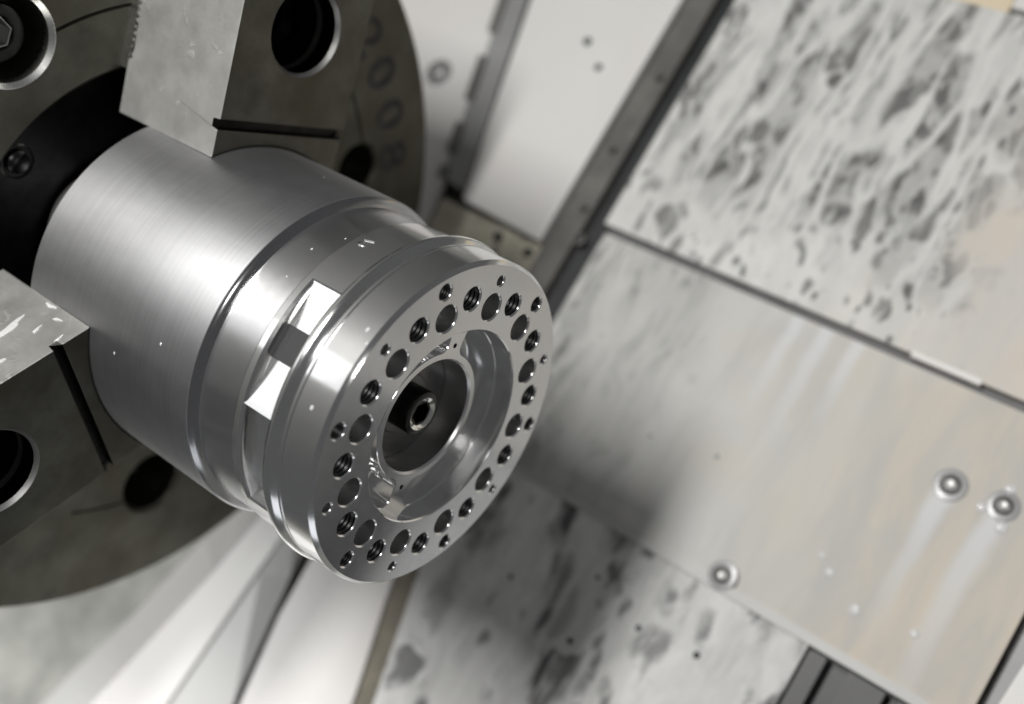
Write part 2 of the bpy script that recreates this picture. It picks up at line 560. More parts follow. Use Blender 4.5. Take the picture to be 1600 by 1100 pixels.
N_OUT, N_POC = 256, 160
RP = 28.8
# front face
bm = bmesh.new()
CH = 0.42
loops = []
for kind, r, t, rad in HOLES:
    loops.append(circle(r * math.cos(R(t)), r * math.sin(R(t)), rad + CH, 40, R(t)))
plate_faces(bm, circle(0, 0, 47.6, N_OUT), [circle(0, 0, RP + 0.35, N_POC)] + loops, 0.0)
mesh_obj('front_face', bm, 'alu_face', hub, 20)

# flange rim, stepped and grooved
bm = bmesh.new()
lathe(bm, [(47.6, 0), (48.55, -0.85), (48.7, -1.1), (48.7, -10.9), (48.35, -11.15), (48.35, -11.35), (48.72, -11.6), (48.72, -12.3),
           (48.3, -12.6), (48.3, -12.8), (48.6, -13.05), (49.5, -14.0), (49.9, -14.7), (50.0, -15.6), (49.8, -16.5), (49.2, -17.0), (44.0, -17.0)], N_OUT)
mesh_obj('flange_rim', bm, 'alu_bright', hub, 30)

# hole liners
def liner(kind, rad):
    bm = bmesh.new()
    if kind == 'threaded_hole':
        p = [(rad, -CH), (rad - 0.1, -0.75)]
        z = -0.75
        while z > -13:
            p += [(rad + 0.22, z - 0.28), (rad + 0.22, z - 0.42), (rad - 0.32, z - 0.95), (rad - 0.32, z - 1.1)]
            z -= 1.25
        p += [(rad - 0.4, z), (0, z - 1.5)]
    elif kind == 'tapped_hole':
        p = [(rad, -CH), (rad - 0.05, -0.5)]
        z = -0.5
        while z > -11:
            p += [(rad + 0.15, z - 0.2), (rad + 0.15, z - 0.3), (rad - 0.25, z - 0.62), (rad - 0.25, z - 0.7)]
            z -= 0.8
        p += [(rad - 0.3, z), (0, z - 1)]
    elif kind == 'bolt_hole':
        p = [(rad, -CH), (rad, -15.6), (rad - 1.0, -15.9), (0, -15.9)]
    else:
        p = [(rad, -CH), (rad, -8), (0, -9)]
    lathe(bm, p, 40)
    return bm

protos, lips = {}, {}
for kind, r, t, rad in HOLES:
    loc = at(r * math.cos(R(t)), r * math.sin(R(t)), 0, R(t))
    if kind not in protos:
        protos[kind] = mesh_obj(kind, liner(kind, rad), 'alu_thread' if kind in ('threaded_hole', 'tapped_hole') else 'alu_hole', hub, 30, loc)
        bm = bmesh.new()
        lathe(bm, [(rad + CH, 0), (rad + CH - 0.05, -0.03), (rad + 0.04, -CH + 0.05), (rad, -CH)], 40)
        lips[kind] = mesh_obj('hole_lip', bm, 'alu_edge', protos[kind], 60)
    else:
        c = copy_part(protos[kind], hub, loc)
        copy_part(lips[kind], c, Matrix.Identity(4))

# pocket: a round recess down to the web, two kidney cavities, hub ring with two bridges
ZW, ZF = -6.5, -17.5
bm = bmesh.new()
lathe(bm, [(RP + 0.35, 0), (RP, -0.35), (RP, ZW)], N_POC)
mesh_obj('pocket_wall', bm, 'alu_pocket', hub, 30)

def kidney(t0, t1, ri, ro, rf):
    """outline between two radii, ends at t0..t1 degrees, rounded corners"""
    def fil(rr, tt, sr, st):
        # corner on radius rr with angular end tt; sr=-1 outer corner, +1 inner; st=+1 start end, -1 far end
        rc = rr + sr * rf
        tc = R(tt) + st * math.asin(min(0.9, rf / rc))
        return rc, tc
    pts = []
    for i in range(61):
        a = R(t0 + (t1 - t0) * i / 60)
        pts.append((ro * math.cos(a), ro * math.sin(a)))
    inner = []
    for i in range(61):
        a = R(t1 - (t1 - t0) * i / 60)
        inner.append((ri * math.cos(a), ri * math.sin(a)))
    raw = pts + inner
    # round the corners by repeated corner averaging near the four corners
    def arc_corner(p0, p1, p2, r):
        a = Vector(p0) - Vector(p1); c = Vector(p2) - Vector(p1)
        a.normalize(); c.normalize()
        ang = a.angle(c)
        d = r / math.tan(ang / 2)
        s = Vector(p1) + a * d; e = Vector(p1) + c * d
        cen = Vector(p1) + (a + c).normalized() * (r / math.sin(ang / 2))
        out = []
        v0 = s - cen; v1 = e - cen
        tot = v0.angle(v1)
        sgn = 1 if v0.x * v1.y - v0.y * v1.x > 0 else -1
        for i in range(9):
            th = sgn * tot * i / 8
            out.append((cen.x + v0.x * math.cos(th) - v0.y * math.sin(th), cen.y + v0.x * math.sin(th) + v0.y * math.cos(th)))
        return out, d
    co = [(ro * math.cos(R(t1)), ro * math.sin(R(t1))), (ri * math.cos(R(t1)), ri * math.sin(R(t1))), (ri * math.cos(R(t0)), ri * math.sin(R(t0))), (ro * math.cos(R(t0)), ro * math.sin(R(t0)))]
    cut = math.degrees
    do, di = cut(rf / ro), cut(rf / ri)
    res = []
    n = 64
    for i in range(n + 1):
        a = R(t0 + do + (t1 - t0 - 2 * do) * i / n)
        res.append((ro * math.cos(a), ro * math.sin(a)))
    def cnr(p_prev, p, p_next):
        out, _ = arc_corner(p_prev, p, p_next, rf * 0.96)
        return out
    a_prev = res[-1]
    ro_c = co[0]
    mid = ((co[0][0] + co[1][0]) / 2, (co[0][1] + co[1][1]) / 2)
    res += cnr(a_prev, co[0], mid)[1:]
    i_start = (ri * math.cos(R(t1 - di)), ri * math.sin(R(t1 - di)))
    res += cnr(mid, co[1], i_start)
    for i in range(1, n):
        a = R(t1 - di - (t1 - t0 - 2 * di) * i / n)
        res.append((ri * math.cos(a), ri * math.sin(a)))
    i_end = (ri * math.cos(R(t0 + di)), ri * math.sin(R(t0 + di)))
    mid2 = ((co[2][0] + co[3][0]) / 2, (co[2][1] + co[3][1]) / 2)
    res += cnr(i_end, co[2], mid2)[:-1]
    res += cnr(mid2, co[3], res[0])[:-1]
    return res

kid1 = kidney(18 + 7.0, 198 - 7.0, 19.4, RP - 0.02, 3.2)
kid2 = kidney(198 + 7.0, 378 - 7.0, 19.4, RP - 0.02, 3.2)
web_holes = [circle(21.6 * math.cos(R(t)), 21.6 * math.sin(R(t)), 0.75, 20) for t in (18, 198)]
bm = bmesh.new()
plate_faces(bm, circle(0, 0, RP, N_POC), [kid1, kid2, circle(0, 0, 17.7, 120)] + web_holes, ZW)
for wh in web_holes:
    wall(bm, wh, [(0, ZW), (0, ZW - 5)])
mesh_obj('hub_web', bm, 'alu_face', hub, 30)
for kd in (kid1, kid2):
    bm = bmesh.new()
    rings = wall(bm, kd, [(0, ZW), (0.25, ZW - 0.25), (0.25, ZF + 2.2), (0.5, ZF + 1.0), (1.2, ZF + 0.3), (2.2, ZF)])
    plate_faces(bm, [(v.co.x, v.co.y) for v in rings[-1]], [], ZF)
    bmesh.ops.remove_doubles(bm, verts=bm.verts, dist=1e-4)
    mesh_obj('kidney_pocket', bm, 'alu_pocket', hub, 40)
bm = bmesh.new()
lathe(bm, [(17.7, ZW), (17.1, ZW - 0.6), (17.1, -16)], 120)
mesh_obj('centre_bore', bm, 'alu_hole', hub, 30)

# black clamping disc at the bottom of the bore is part of the arbor screw assembly
# neck with the milled window
WT0, WT1, WZ = 71.0, 152.5, -28.6
bm = bmesh.new()
# all round, behind the window
lathe(bm, [(50.3, -46.1), (50.0, -45.75), (49.2, -45.2), (48.3, -44.75), (47.75, -44.5)], N_OUT)
mesh_obj('shoulder', bm, 'alu_shoulder', hub, 40)
bm = bmesh.new()
lathe(bm, [(47.75, -44.5), (47.65, -44.2), (47.6, -43.8), (47.6, -31.2)], N_OUT)
mesh_obj('neck', bm, 'alu_neck', hub, 30)
bm = bmesh.new()
lathe(bm, [(47.6, -31.2), (48.0, -30.6), (48.0, WZ)], N_OUT)
lathe(bm, [(48.0, WZ), (48.0, -16.9)], 200, WT1, WT0 + 360)
bmesh.ops.remove_doubles(bm, verts=bm.verts, dist=0.01)
mesh_obj('neck_land', bm, 'alu_bright', hub, 30)

def polar(r, t, z):
    return (r * math.cos(R(t)), r * math.sin(R(t)), z)

# window: bevelled rear sill, end walls, two milled flats and a block between them, a dark reflection put into its colour
bm = bmesh.new()
n = 60
pr = [(48.0, WZ), (47.5, WZ + 0.9), (47.2, WZ + 1.0), (46.3, WZ + 1.2), (40, WZ + 1.2)]
lathe(bm, pr, n, WT0, WT1)
mesh_obj('window_sill', bm, 'alu_bright', hub, 30)
for t, s in ((WT0, 1), (WT1, -1)):
    bm = bmesh.new()
    a = [polar(48.0, t, -17), polar(48.0, t, WZ), polar(47.4, t + s * 0.6, WZ), polar(47.4, t + s * 0.6, -17), polar(40, t + s * 0.6, WZ), polar(40, t + s * 0.6, -17)]
    v = [bm.verts.new(p) for p in a]
    bm.faces.new((v[0], v[1], v[2], v[3]))
    bm.faces.new((v[3], v[2], v[4], v[5]))
    mesh_obj('window_end_wall', bm, 'alu_neck', hub, 0)

def flat_panel(name, pts, d_in, tn, mat, thick=2.0, tilt=0.0):
    """a flat facet with normal at angle tn: outline given as (theta, z), lying at distance d_in from the axis"""
    bm = bmesh.new()
    c, s = math.cos(R(tn)), math.sin(R(tn))
    top, bot = [], []
    for t, z in pts:
        u = math.tan(R(t - tn)) * d_in
        h = d_in + tilt * (z + 23)
        top.append(bm.verts.new((c * h - s * u, s * h + c * u, z)))
        bot.append(bm.verts.new((c * (h - thick) - s * u, s * (h - thick) + c * u, z)))
    bm.faces.new(top)
    bm.faces.new(bot[::-1])
    for i in range(len(pts)):
        j = (i + 1) % len(pts)
        bm.faces.new((top[i], bot[i], bot[j], top[j]))
    return mesh_obj(name, bm, mat, hub, 0)

D1 = 44.4
flat_panel('milled_flat', [(71.5, -16.5), (86.6, -16.5), (86.6, -26.2), (71.5, -28.2)], D1, 93, 'alu_mirror')
flat_panel('milled_flat', [(98.6, -16.5), (115.0, -16.5), (115.0, -28.4), (98.6, -26.2)], D1, 93, 'alu_mirror')
flat_panel('corner_relief', [(76.0, -27.7), (86.6, -26.25), (86.6, -30), (76.0, -30)], D1, 93, 'alu_hole', 2.0, 0.10)
flat_panel('corner_relief', [(98.6, -26.25), (115.0, -28.45), (115.0, -30), (98.6, -30)], D1, 93, 'alu_hole', 2.0, 0.10)
flat_panel('dark_reflection_block', [(86.65, -16.5), (98.55, -16.5), (98.55, -28.2), (86.65, -28.2)], 44.9, 92.6, 'dark_reflection', 4)
flat_panel('side_flat', [(115.1, -16.5), (152, -16.5), (152, -29), (115.1, -29)], 42.6, 133, 'alu_mirror', 2)

# small keyed notch on the land behind the flange
bm = bmesh.new()
box(bm, -1.4, 1.4, -0.25, 0.25, -0.5, 0.35)
bevel(bm, 0.12, 2)
t = 48.5
mesh_obj('notch_rib', bm, 'alu_mirror', hub, 30, Matrix.Translation(Vector(polar(48.0, t, -26.9)) * K) @ Matrix.Rotation(R(t), 4, 'Z') @ Matrix.Rotation(R(90), 4, 'Y') @ Matrix.Rotation(R(20), 4, 'Z'))
bm = bmesh.new()
bmesh.ops.create_uvsphere(bm, u_segments=20, v_segments=10, radius=1.0)
for v in bm.verts:
    v.co.x *= 1.5; v.co.y *= 0.9; v.co.z *= 0.35
t = 51.5
mesh_obj('notch_dimple', bm, 'alu_mirror', hub, 60, Matrix.Translation(Vector(polar(48.0, t, -27.3)) * K) @ Matrix.Rotation(R(t), 4, 'Z') @ Matrix.Rotation(R(90), 4, 'Y'))

# main body
bm = bmesh.new()
lathe(bm, [(50.3, -46.1), (50.5, -46.3), (50.6, -46.7), (50.7, -80), (50.9, -119.4), (50.4, -120), (35, -120), (35, -139)], N_OUT)
mesh_obj('body', bm, 'alu_body', hub, 30)

# coolant drops on the rim and the body
bm = bmesh.new()
bmesh.ops.create_uvsphere(bm, u_segments=14, v_segments=8, radius=0.5)
for v in bm.verts:
    v.co.z *= 0.5
    v.co.x *= 1.35
drop = None
for t, z, rr, s in ((77.2, -3.9, 48.7, 1), (80.9, -1.6, 48.7, 0.8), (104.4, -6.4, 48.7, 1), (62, -37, 47.6, 0.6), (52, -33, 47.6, 0.45), (112, -60, 50.6, 0.8), (124, -78, 50.7, 0.7), (74.5, -36, 47.6, 0.45), (30, -62, 50.6, 0.4)):
    loc = Matrix.Translation(Vector(polar(rr, t, z)) * K) @ Matrix.Rotation(R(t), 4, 'Z') @ Matrix.Rotation(R(90), 4, 'Y') @ Matrix.Rotation(R(90), 4, 'Z') @ Matrix.Scale(s, 4)
    if drop is None:
        drop = mesh_obj('coolant_drop', bm, 'coolant_drop', hub, 60, loc)
    else:
        copy_part(drop, hub, loc)

# ================================================================== CENTRE SCREW
scr = empty('socket_cap_screw', 'black socket head cap screw in the centre bore of the aluminium hub', 'screw', frame_at(0, 0, -16))
bm = bmesh.new()
lathe(bm, [(17.05, -0.6), (17.05, 0.0), (16.8, 0.15), (9.2, 0.15), (8.9, 0.45), (0, 0.45)], 96)
mesh_obj('washer', bm, 'arbor_steel', scr, 30)
bm = bmesh.new()
hx = hexloop(3.2, R(10))
lathe(bm, [(6.4, 0.4), (6.7, 0.6), (6.7, 6.7), (6.5, 7.25), (6.0, 7.5), (4.95, 7.5)], 64)
mesh_obj('screw_head', bm, 'black_screw', scr, 30)
bm = bmesh.new()
rc = lathe(bm, [(4.95, 7.5), (4.85, 7.48), (3.85, 6.9), (3.75, 6.85)], 48)[-1]
mesh_obj('socket_chamfer', bm, 'polished_edge', scr, 30)
bm = bmesh.new()
top = [bm.verts.new((x, y, 6.85)) for x, y in circle(0, 0, 3.75, 48)]
h1 = [bm.verts.new((x, y, 6.8)) for x, y in hexloop(3.35, R(10))]
h2 = [bm.verts.new((x, y, 2.2)) for x, y in hexloop(3.35, R(10))]
off = round(R(10) / (2 * PI) * 48)
for i in range(6):
    j = (i + 1) % 6
    seg = [top[(off + i * 8 + k) % 48] for k in range(9)]
    bm.faces.new(seg + [h1[j], h1[i]])
    bm.faces.new((h1[i], h1[j], h2[j], h2[i]))
bm.faces.new(h2)
mesh_obj('hex_socket', bm, 'black_oxide', scr, 0)

# ================================================================== CHUCK
CX, CY, CZ, CRAD = 0, -5, -138, 135.6
chuck = empty('lathe_chuck', 'dark steel lathe chuck gripping the aluminium hub', 'lathe chuck', frame_at(CX, CY, CZ))
BOLTS = [(89.5, 69.5, 12.6), (94.5, 218.5, 11.5), (96, 317, 9.5)]
bm = bmesh.new()
# closed ring section
prof = [(65.6, -45), (65.6, -0.9), (66.5, 0), (134.6, 0), (135.6, -1.0), (135.6, -70), (65.6, -70)]
rings = lathe(bm, prof + [prof[0]], 240)
bmesh.ops.remove_doubles(bm, verts=bm.verts, dist=1e-3)
ca = bm_mesh(bm)
cut = []
for r, t, rad in BOLTS:
    bm = bmesh.new()
    lathe(bm, [(0, 5), (rad + 1.4, 5), (rad + 1.4, 0.0), (rad, -1.4), (rad, -22), (0, -22)], 56, cx=r * math.cos(R(t)), cy=r * math.sin(R(t)))
    cut.append(bm_mesh(bm))
# concentric scribed groove, broken where the jaws sit
def arc_cut(r0, r1, t0, t1, dep):
    bm = bmesh.new()
    n = 40
    vv = []
    for i in range(n + 1):
        a = t0 + (t1 - t0) * i / n
        vv.append([bm.verts.new(polar(r, a, z)) for r, z in ((r0, 1), (r1, 1), ((r0 + r1) / 2, -dep))])
    for p, q in zip(vv, vv[1:]):
        for i in range(3):
            j = (i + 1) % 3
            bm.faces.new((p[i], p[j], q[j], q[i]))
    bm.faces.new(vv[0]); bm.faces.new(vv[-1])
    return bm_mesh(bm)
cut.append(arc_cut(83.2, 85.4, 42.3, 61.5, 1.2))
cut.append(arc_cut(98.2, 100.2, 322, 346, 1.2))
cut.append(arc_cut(97.6, 99.4, 198.6, 211.6, 1.2))
me = boolean(ca, cut)
me.materials.clear()
cb = link('chuck_body', me, 'chuck_face_steel', chuck, 30)

# rim of each bolt counterbore and its bolt
bolt_proto = None
for r, t, rad in BOLTS:
    x, y = r * math.cos(R(t)), r * math.sin(R(t))
    bm = bmesh.new()
    lathe(bm, [(rad + 1.45, 0.03), (rad + 1.3, 0.06), (rad + 0.02, -1.3), (rad - 0.05, -4.5)], 56)
    cbr = mesh_obj('counterbore', bm, 'bright_edge' if rad > 12 else 'chuck_steel', chuck, 30, at(x, y, 0))
    if bolt_proto is None:
        bm = bmesh.new()
        lathe(bm, [(8.6, -20), (8.9, -19.6), (8.9, -7.6), (8.3, -6.8), (7.4, -6.6), (5.3, -6.6), (4.9, -7.0)], 48)
        bolt_proto = mesh_obj('mounting_bolt', bm, 'black_screw', chuck, 30, at(x, y, 0))
        bm = bmesh.new()
        lathe(bm, [(4.9, -7.0), (4.5, -7.05)], 6, 20, 380)
        h = hexloop(4.5, R(20))
        wall(bm, h, [(0, -7.05), (0, -13)])
        lathe(bm, [(4.5, -13), (0, -13)], 6, 20, 380)
        sock = mesh_obj('hex_socket', bm, 'steel_screw', bolt_proto, 0)
    else:
        bb = copy_part(bolt_proto, chuck, at(x, y, -9, R(t)))
        copy_part(sock, bb, Matrix.Identity(4))

# black ring round the bore and its screws
bm = bmesh.new()
lathe(bm, [(40, -5.5), (40, -4.2), (62.6, -4.2), (63.2, -4.0), (64.4, -4.0), (64.9, -4.6), (64.9, -30)], 160)
mesh_obj('bore_ring', bm, 'black_oxide', chuck, 30)
bm = bmesh.new()
lathe(bm, [(66, -30), (20, -30)], 96)
mesh_obj('bore_floor', bm, 'black_oxide', chuck, 30)
sp = None
for t in (86.5, 206.5, 326.5):
    loc = at(58.6 * math.cos(R(t)), 58.6 * math.sin(R(t)), -4.2)
    if sp is None:
        bm = bmesh.new()
        lathe(bm, [(5.5, 0.02), (5.2, 0.3), (4.8, 0.25), (4.7, -0.5), (3.9, -0.6), (3.6, 0.9), (2.6, 1.6), (0, 1.9)], 36)
        sp = mesh_obj('ring_screw', bm, 'black_screw', chuck, 40, loc)
    else:
        copy_part(sp, chuck, loc)

# jaws
JZ0, JZ1 = CZ + 3.8, -89.5
def make_jaw(ang, a0, a1, hole_a, first):
    ca_, sa_ = math.cos(R(ang)), math.sin(R(ang))
    bm = bmesh.new()
    ns = 14
    secs = []
    for i in range(ns + 1):
        ac = a0 + (a1 - a0) * i / ns
        tip = math.sqrt(50.95 ** 2 - ac ** 2)
        pr = [(tip, JZ0), (tip, JZ1 - 0.5), (tip + 0.5, JZ1)]
        pr += [(54.8, JZ1), (55.0, JZ1 - 2.6), (57.6, JZ1 - 2.6), (58.0, JZ1 + 0.4), (101, JZ1 + 0.4), (101, JZ0)]
        aa = 101.0
        pitch = 2.0
        while aa - pitch > 62:
            pr += [(aa - pitch * 0.5, JZ0 + 1.9), (aa - pitch, JZ0)]
            aa -= pitch
        secs.append([bm.verts.new((x * ca_ - ac * sa_, x * sa_ + ac * ca_, z)) for x, z in pr])
    for p, q in zip(secs, secs[1:]):
        for i in range(len(p)):
            j = (i + 1) % len(p)
            bm.faces.new((p[i], p[j], q[j], q[i]))
    bm.faces.new(secs[0]); bm.faces.new(secs[-1])
    bmesh.ops.triangulate(bm, faces=[f for f in bm.faces if len(f.verts) > 4])
    ja = bm_mesh(bm)
    bm = bmesh.new()
    hx_, hy_ = 86 * ca_ - hole_a * sa_, 86 * sa_ + hole_a * ca_
    lathe(bm, [(0, JZ1 + 9), (13.4, JZ1 + 9), (13.4, JZ1 + 0.2), (12.5, JZ1 - 0.9), (12.5, JZ1 - 24), (7.5, JZ1 - 24), (7.5, JZ0 + 4), (0, JZ0 + 4)], 56, cx=hx_, cy=hy_)
    me = boolean(ja, [bm_mesh(bm)])
    me.materials.clear()
    o = link('jaw', me, ['ground_steel', 'chuck_steel', 'black_oxide'], chuck, 25, Matrix.Translation((-CX * K, -CY * K, -CZ * K)))
    for p in me.polygons:
        c = p.center / K
        d = math.hypot(c.x - hx_, c.y - hy_)
        if d < 13.6 and p.normal.z < 0.9:
            p.material_index = 2 if d < 12.9 and p.normal.z < 0.1 else 0
        elif abs(p.normal.z) > 0.6 or c.z > JZ1 - 2.7 and abs(c.x * ca_ + c.y * sa_ - 56.3) < 1.7 and abs(-c.x * sa_ + c.y * ca_) < max(abs(a0), abs(a1)) - 0.2:
            p.material_index = 1 if c.z > JZ1 - 0.3 or c.z < JZ0 + 5 else 2
    # rim ring of the counterbore: worn bright
    bm = bmesh.new()
    lathe(bm, [(13.45, 0.43), (12.55, -0.85), (12.48, -9)], 56)
    mesh_obj('counterbore', bm, 'steel_screw', o, 30, at(hx_, hy_, JZ1))
    bm = bmesh.new()
    lathe(bm, [(7.0, -23.9), (12.0, -23.9), (12.0, -19), (11.2, -18), (7, -18), (6.6, -18.6), (6.6, -23)], 40)
    mesh_obj('jaw_bolt', bm, 'black_screw', o, 30, at(hx_, hy_, JZ1))
    # master jaw under it
    bm = bmesh.new()
    x0, x1 = 60.0, 103.0
    c0, c1 = a0 + 0.3, a1 - 0.3
    pts = [(x0, c0), (x1, c0), (x1, c1), (x0, c1)]
    lo = [bm.verts.new((x * ca_ - y * sa_, x * sa_ + y * ca_, CZ - 1)) for x, y in pts]
    hi = [bm.verts.new((x * ca_ - y * sa_, x * sa_ + y * ca_, JZ0 + 0.1)) for x, y in pts]
    bm.faces.new(hi)
    for i in range(4):
        j = (i + 1) % 4
        bm.faces.new((lo[i], lo[j], hi[j], hi[i]))
    mesh_obj('master_jaw', bm, 'bright_edge', chuck, 0, Matrix.Translation((-CX * K, -CY * K, -CZ * K)))
make_jaw(26.4, -29.0, 20.6, -4.5, True)
make_jaw(146.4, -22.1, 27.0, 2.5, False)
make_jaw(266.4, -24.5, 24.5, 0.0, False)

# wet coolant smears lying on the upper flank of the lower jaw
wet = None
ja_, jc_ = Vector((math.cos(R(146.4)), math.sin(R(146.4)), 0)), Vector((math.sin(R(146.4)), -math.cos(R(146.4)), 0))
for al_, z_, la, lz, tw in ((60, -108, 5.5, 1.3, 14), (66, -113, 4.5, 1.1, -8), (55.5, -101, 1.8, 0.6, 20), (54, -92.5, 1.7, 0.45, 10), (49.5, -100, 1.6, 0.5, -70), (47.2, -107, 2.4, 0.6, -85), (70, -97, 2.8, 0.7, 10)):
    bm = bmesh.new()
    bmesh.ops.create_uvsphere(bm, u_segments=18, v_segments=8, radius=1)
    for v in bm.verts:
        a_ = math.atan2(v.co.y, v.co.x)
        q_ = 1 + 0.22 * math.sin(3 * a_ + al_) + 0.12 * math.sin(5 * a_ + z_)
        v.co = Vector((v.co.x * la * q_, v.co.y * lz * q_, v.co.z * 0.28))
    M3 = Matrix((ja_, Vector((0, 0, 1)), jc_)).transposed().to_4x4()
    M3.translation = (ja_ * al_ + jc_ * 22.15 + Vector((0, 0, z_)) - Vector((CX, CY, CZ))) * K
    mesh_obj('coolant_smear', bm, 'coolant_drop', chuck, 60, M3 @ Matrix.Rotation(R(tw), 4, 'Z'))

# stamped figures on the rim of the chuck face
def glyph(ch, size, depth):
    cu_ = bpy.data.curves.new('glyph', 'FONT')
    cu_.body = ch
    cu_.size = size * K
    cu_.extrude = depth * K
    cu_.offset = 0.0004
    cu_.align_x = 'CENTER'
    cu_.align_y = 'CENTER'
    o = bpy.data.objects.new('tmp', cu_)
    COL.objects.link(o)
    bpy.context.view_layer.update()
    me = bpy.data.meshes.new_from_object(o.evaluated_get(bpy.context.evaluated_depsgraph_get()))
    bpy.data.objects.remove(o)
    return me
for ch, t in (('2', 343.5), ('0', 335.2), ('0', 325.8), ('8', 316.8)):
    me = glyph(ch, 20, 0.05)
    link('stamped_figure', me, 'stamp_dark', chuck, 0, at(114.5 * math.cos(R(t)), 114.5 * math.sin(R(t)), 0.05, R(t - 90)) @ Matrix.Scale(1.25, 4, Vector((1, 0, 0))))

# ================================================================== BACKGROUND: sloping covers behind the spindle
def slab(name, outline, y, thick, mat, parent=None, bev=0.8):
    """plate lying in the cover plane: outline in (x, z), top face at height y"""
    bm = bmesh.new()
    top = [bm.verts.new((x, y, z)) for x, z in outline]
    bot = [bm.verts.new((x, y - thick, z)) for x, z in outline]
    bm.faces.new(top)
    bm.faces.new(bot[::-1])
    n = len(outline)
    for i in range(n):
        j = (i + 1) % n
        bm.faces.new((top[i], bot[i], bot[j], top[j]))
    if bev:
        bevel(bm, bev, 2)
    return mesh_obj(name, bm, mat, parent, 30)

def rect(x0, x1, z0, z1):
    return [(x0, z0), (x1, z0), (x1, z1), (x0, z1)]

bed = slab('machine_bed', rect(-420, 420, -420, 420), -172, 10, 'bed_casting', None, 0)
bed['kind'] = 'structure'
bm = bmesh.new()
box(bm, -420, 800, -182, 760, -345, -335)
hw = mesh_obj('headstock_wall', bm, 'wall_paint', None, 0)
hw['kind'] = 'structure'

def button(parent, x, y, z, r, mat_ring='grey_plastic', mat='steel_screw', name='button_screw'):
    bm = bmesh.new()
    rot = Matrix.Rotation(R(-90), 3, 'X')
    lathe(bm, [(r * 1.55, 0.0), (r * 1.5, 0.7), (r * 1.05, 0.9), (r, 0.9)], 32)
    bmesh.ops.rotate(bm, verts=bm.verts, cent=(0, 0, 0), matrix=rot)
    w_ = mesh_obj(name, bm, mat_ring, parent, 40, at(x, y, z))
    bm = bmesh.new()
    lathe(bm, [(r, 0.85), (r * 0.95, 1.7), (r * 0.7, 2.5), (r * 0.42, 2.8), (r * 0.36, 2.2), (0, 1.9)], 32)
    bmesh.ops.rotate(bm, verts=bm.verts, cent=(0, 0, 0), matrix=rot)
    mesh_obj('dome', bm, mat, w_, 40)
    return w_

def blob(parent, x, y, z, r, mat, name, h=0.5):
    bm = bmesh.new()
    bmesh.ops.create_uvsphere(bm, u_segments=16, v_segments=8, radius=r)
    for v in bm.verts:
        v.co.y *= h
    return mesh_obj(name, bm, mat, parent, 60, at(x, y, z))

# upper stained plate
up = slab('cover_plate', rect(109.6, 250, -73, 290), -148, 5, 'plate_upper')
tag(up, 'upper cover plate, white and blotched with dried grey coolant', 'cover plate', 'sloping cover plates')
slab('fold_lip', rect(108.4, 110.6, 66, 92), -147.7, 3.5, 'white_paint', up, 0.5)

slab('seam_fill', rect(106.6, 109.4, -72, 290), -152.5, 4, 'seam_shade_grey', up, 0.4)  # strip added in the open seam, its soft shade put into the grey
# middle plate
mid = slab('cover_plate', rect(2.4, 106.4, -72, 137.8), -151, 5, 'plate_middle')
tag(mid, 'middle cover plate, beige grey with coolant runs below two screws', 'cover plate', 'sloping cover plates')
button(mid, 72.2, -151, 98.8, 3.9)
button(mid, 73.5, -151, 117.0, 3.6)
for (x, z, r) in ((17.5, 90.7, 2.3), (20.4, 111.3, 1.7), (25, 77, 1.8), (29, 72, 1.5), (79.5, 116.5, 2.3), (66.5, 119.5, 2.3), (69.8, 111.0, 1.9), (38, -8, 0.8), (43, 20, 0.9)):
    blob(mid, x, -150.9, z, r, 'coolant_drop' if z > 30 else 'grey_plastic', 'coolant_drop' if z > 30 else 'metal_chip', 0.35)

# lower plate with its lip
low = slab('cover_plate', [(-0.6, -66), (-49, -69.4), (-75, -63.4), (-111, -54.9), (-143, -48.4), (-200, -36.9), (-200, 82.5), (-0.6, 82.5)], -151.5, 5, 'plate_lower')
tag(low, 'lower cover plate, white with dark drip marks, under the raised lip', 'cover plate', 'sloping cover plates')
slab('raised_lip', rect(-0.9, 2.7, -66, 150), -149.4, 6, 'grey_paint_and_shade', low, 0.8)
button(low, 4.8, -149.4, 44.7, 3.6)
for (x, z, r) in ((-25, 50, 1.4), (-28, 26, 1.2), (-46, 5, 1.3), (-38, -30, 1.0), (-20, 2, 0.9)):
    blob(low, x, -151.4, z, r, 'rubber', 'metal_chip', 0.3)

# slatted grille right of the lower plate
gr = slab('vent_grille', rect(-190, -0.9, 83.2, 160), -161, 5, 'rubber')
tag(gr, 'dark slatted grille at the bottom edge beside the lower plate', 'grille')
for z0, z1 in ((83.5, 90.0), (98.4, 112), (117, 131)):
    slab('slat', rect(-188, -2.0, z0, z1), -153, 7.6, 'grille_paint', gr, 0.6)

# right side rail beyond the middle plate
rr_ = slab('side_rail', rect(-20, 110, 138.6, 190), -160, 6, 'grey_plastic')
tag(rr_, 'grey side rail at the right end of the middle cover plate', 'rail')
wb = slab('limit_block', [(29, 145), (8, 143.5), (-6, 150), (-6, 172), (29, 172)], -147, 11, 'white_paint', None, 1.5)
tag(wb, 'white block in the lower right corner beside the side rail', 'block')

# top right corner
tb = slab('cream_housing', rect(251, 300, -30, 34.5), -150, 14, 'cream_paint', None, 1.5)
tag(tb, 'cream coloured housing edge above the upper cover plate', 'housing')
tw = slab('white_bracket', rect(251.5, 300, 36, 80), -146, 18, 'white_paint', None, 1.5)
tag(tw, 'white bracket beside the cream housing in the top right corner', 'bracket')

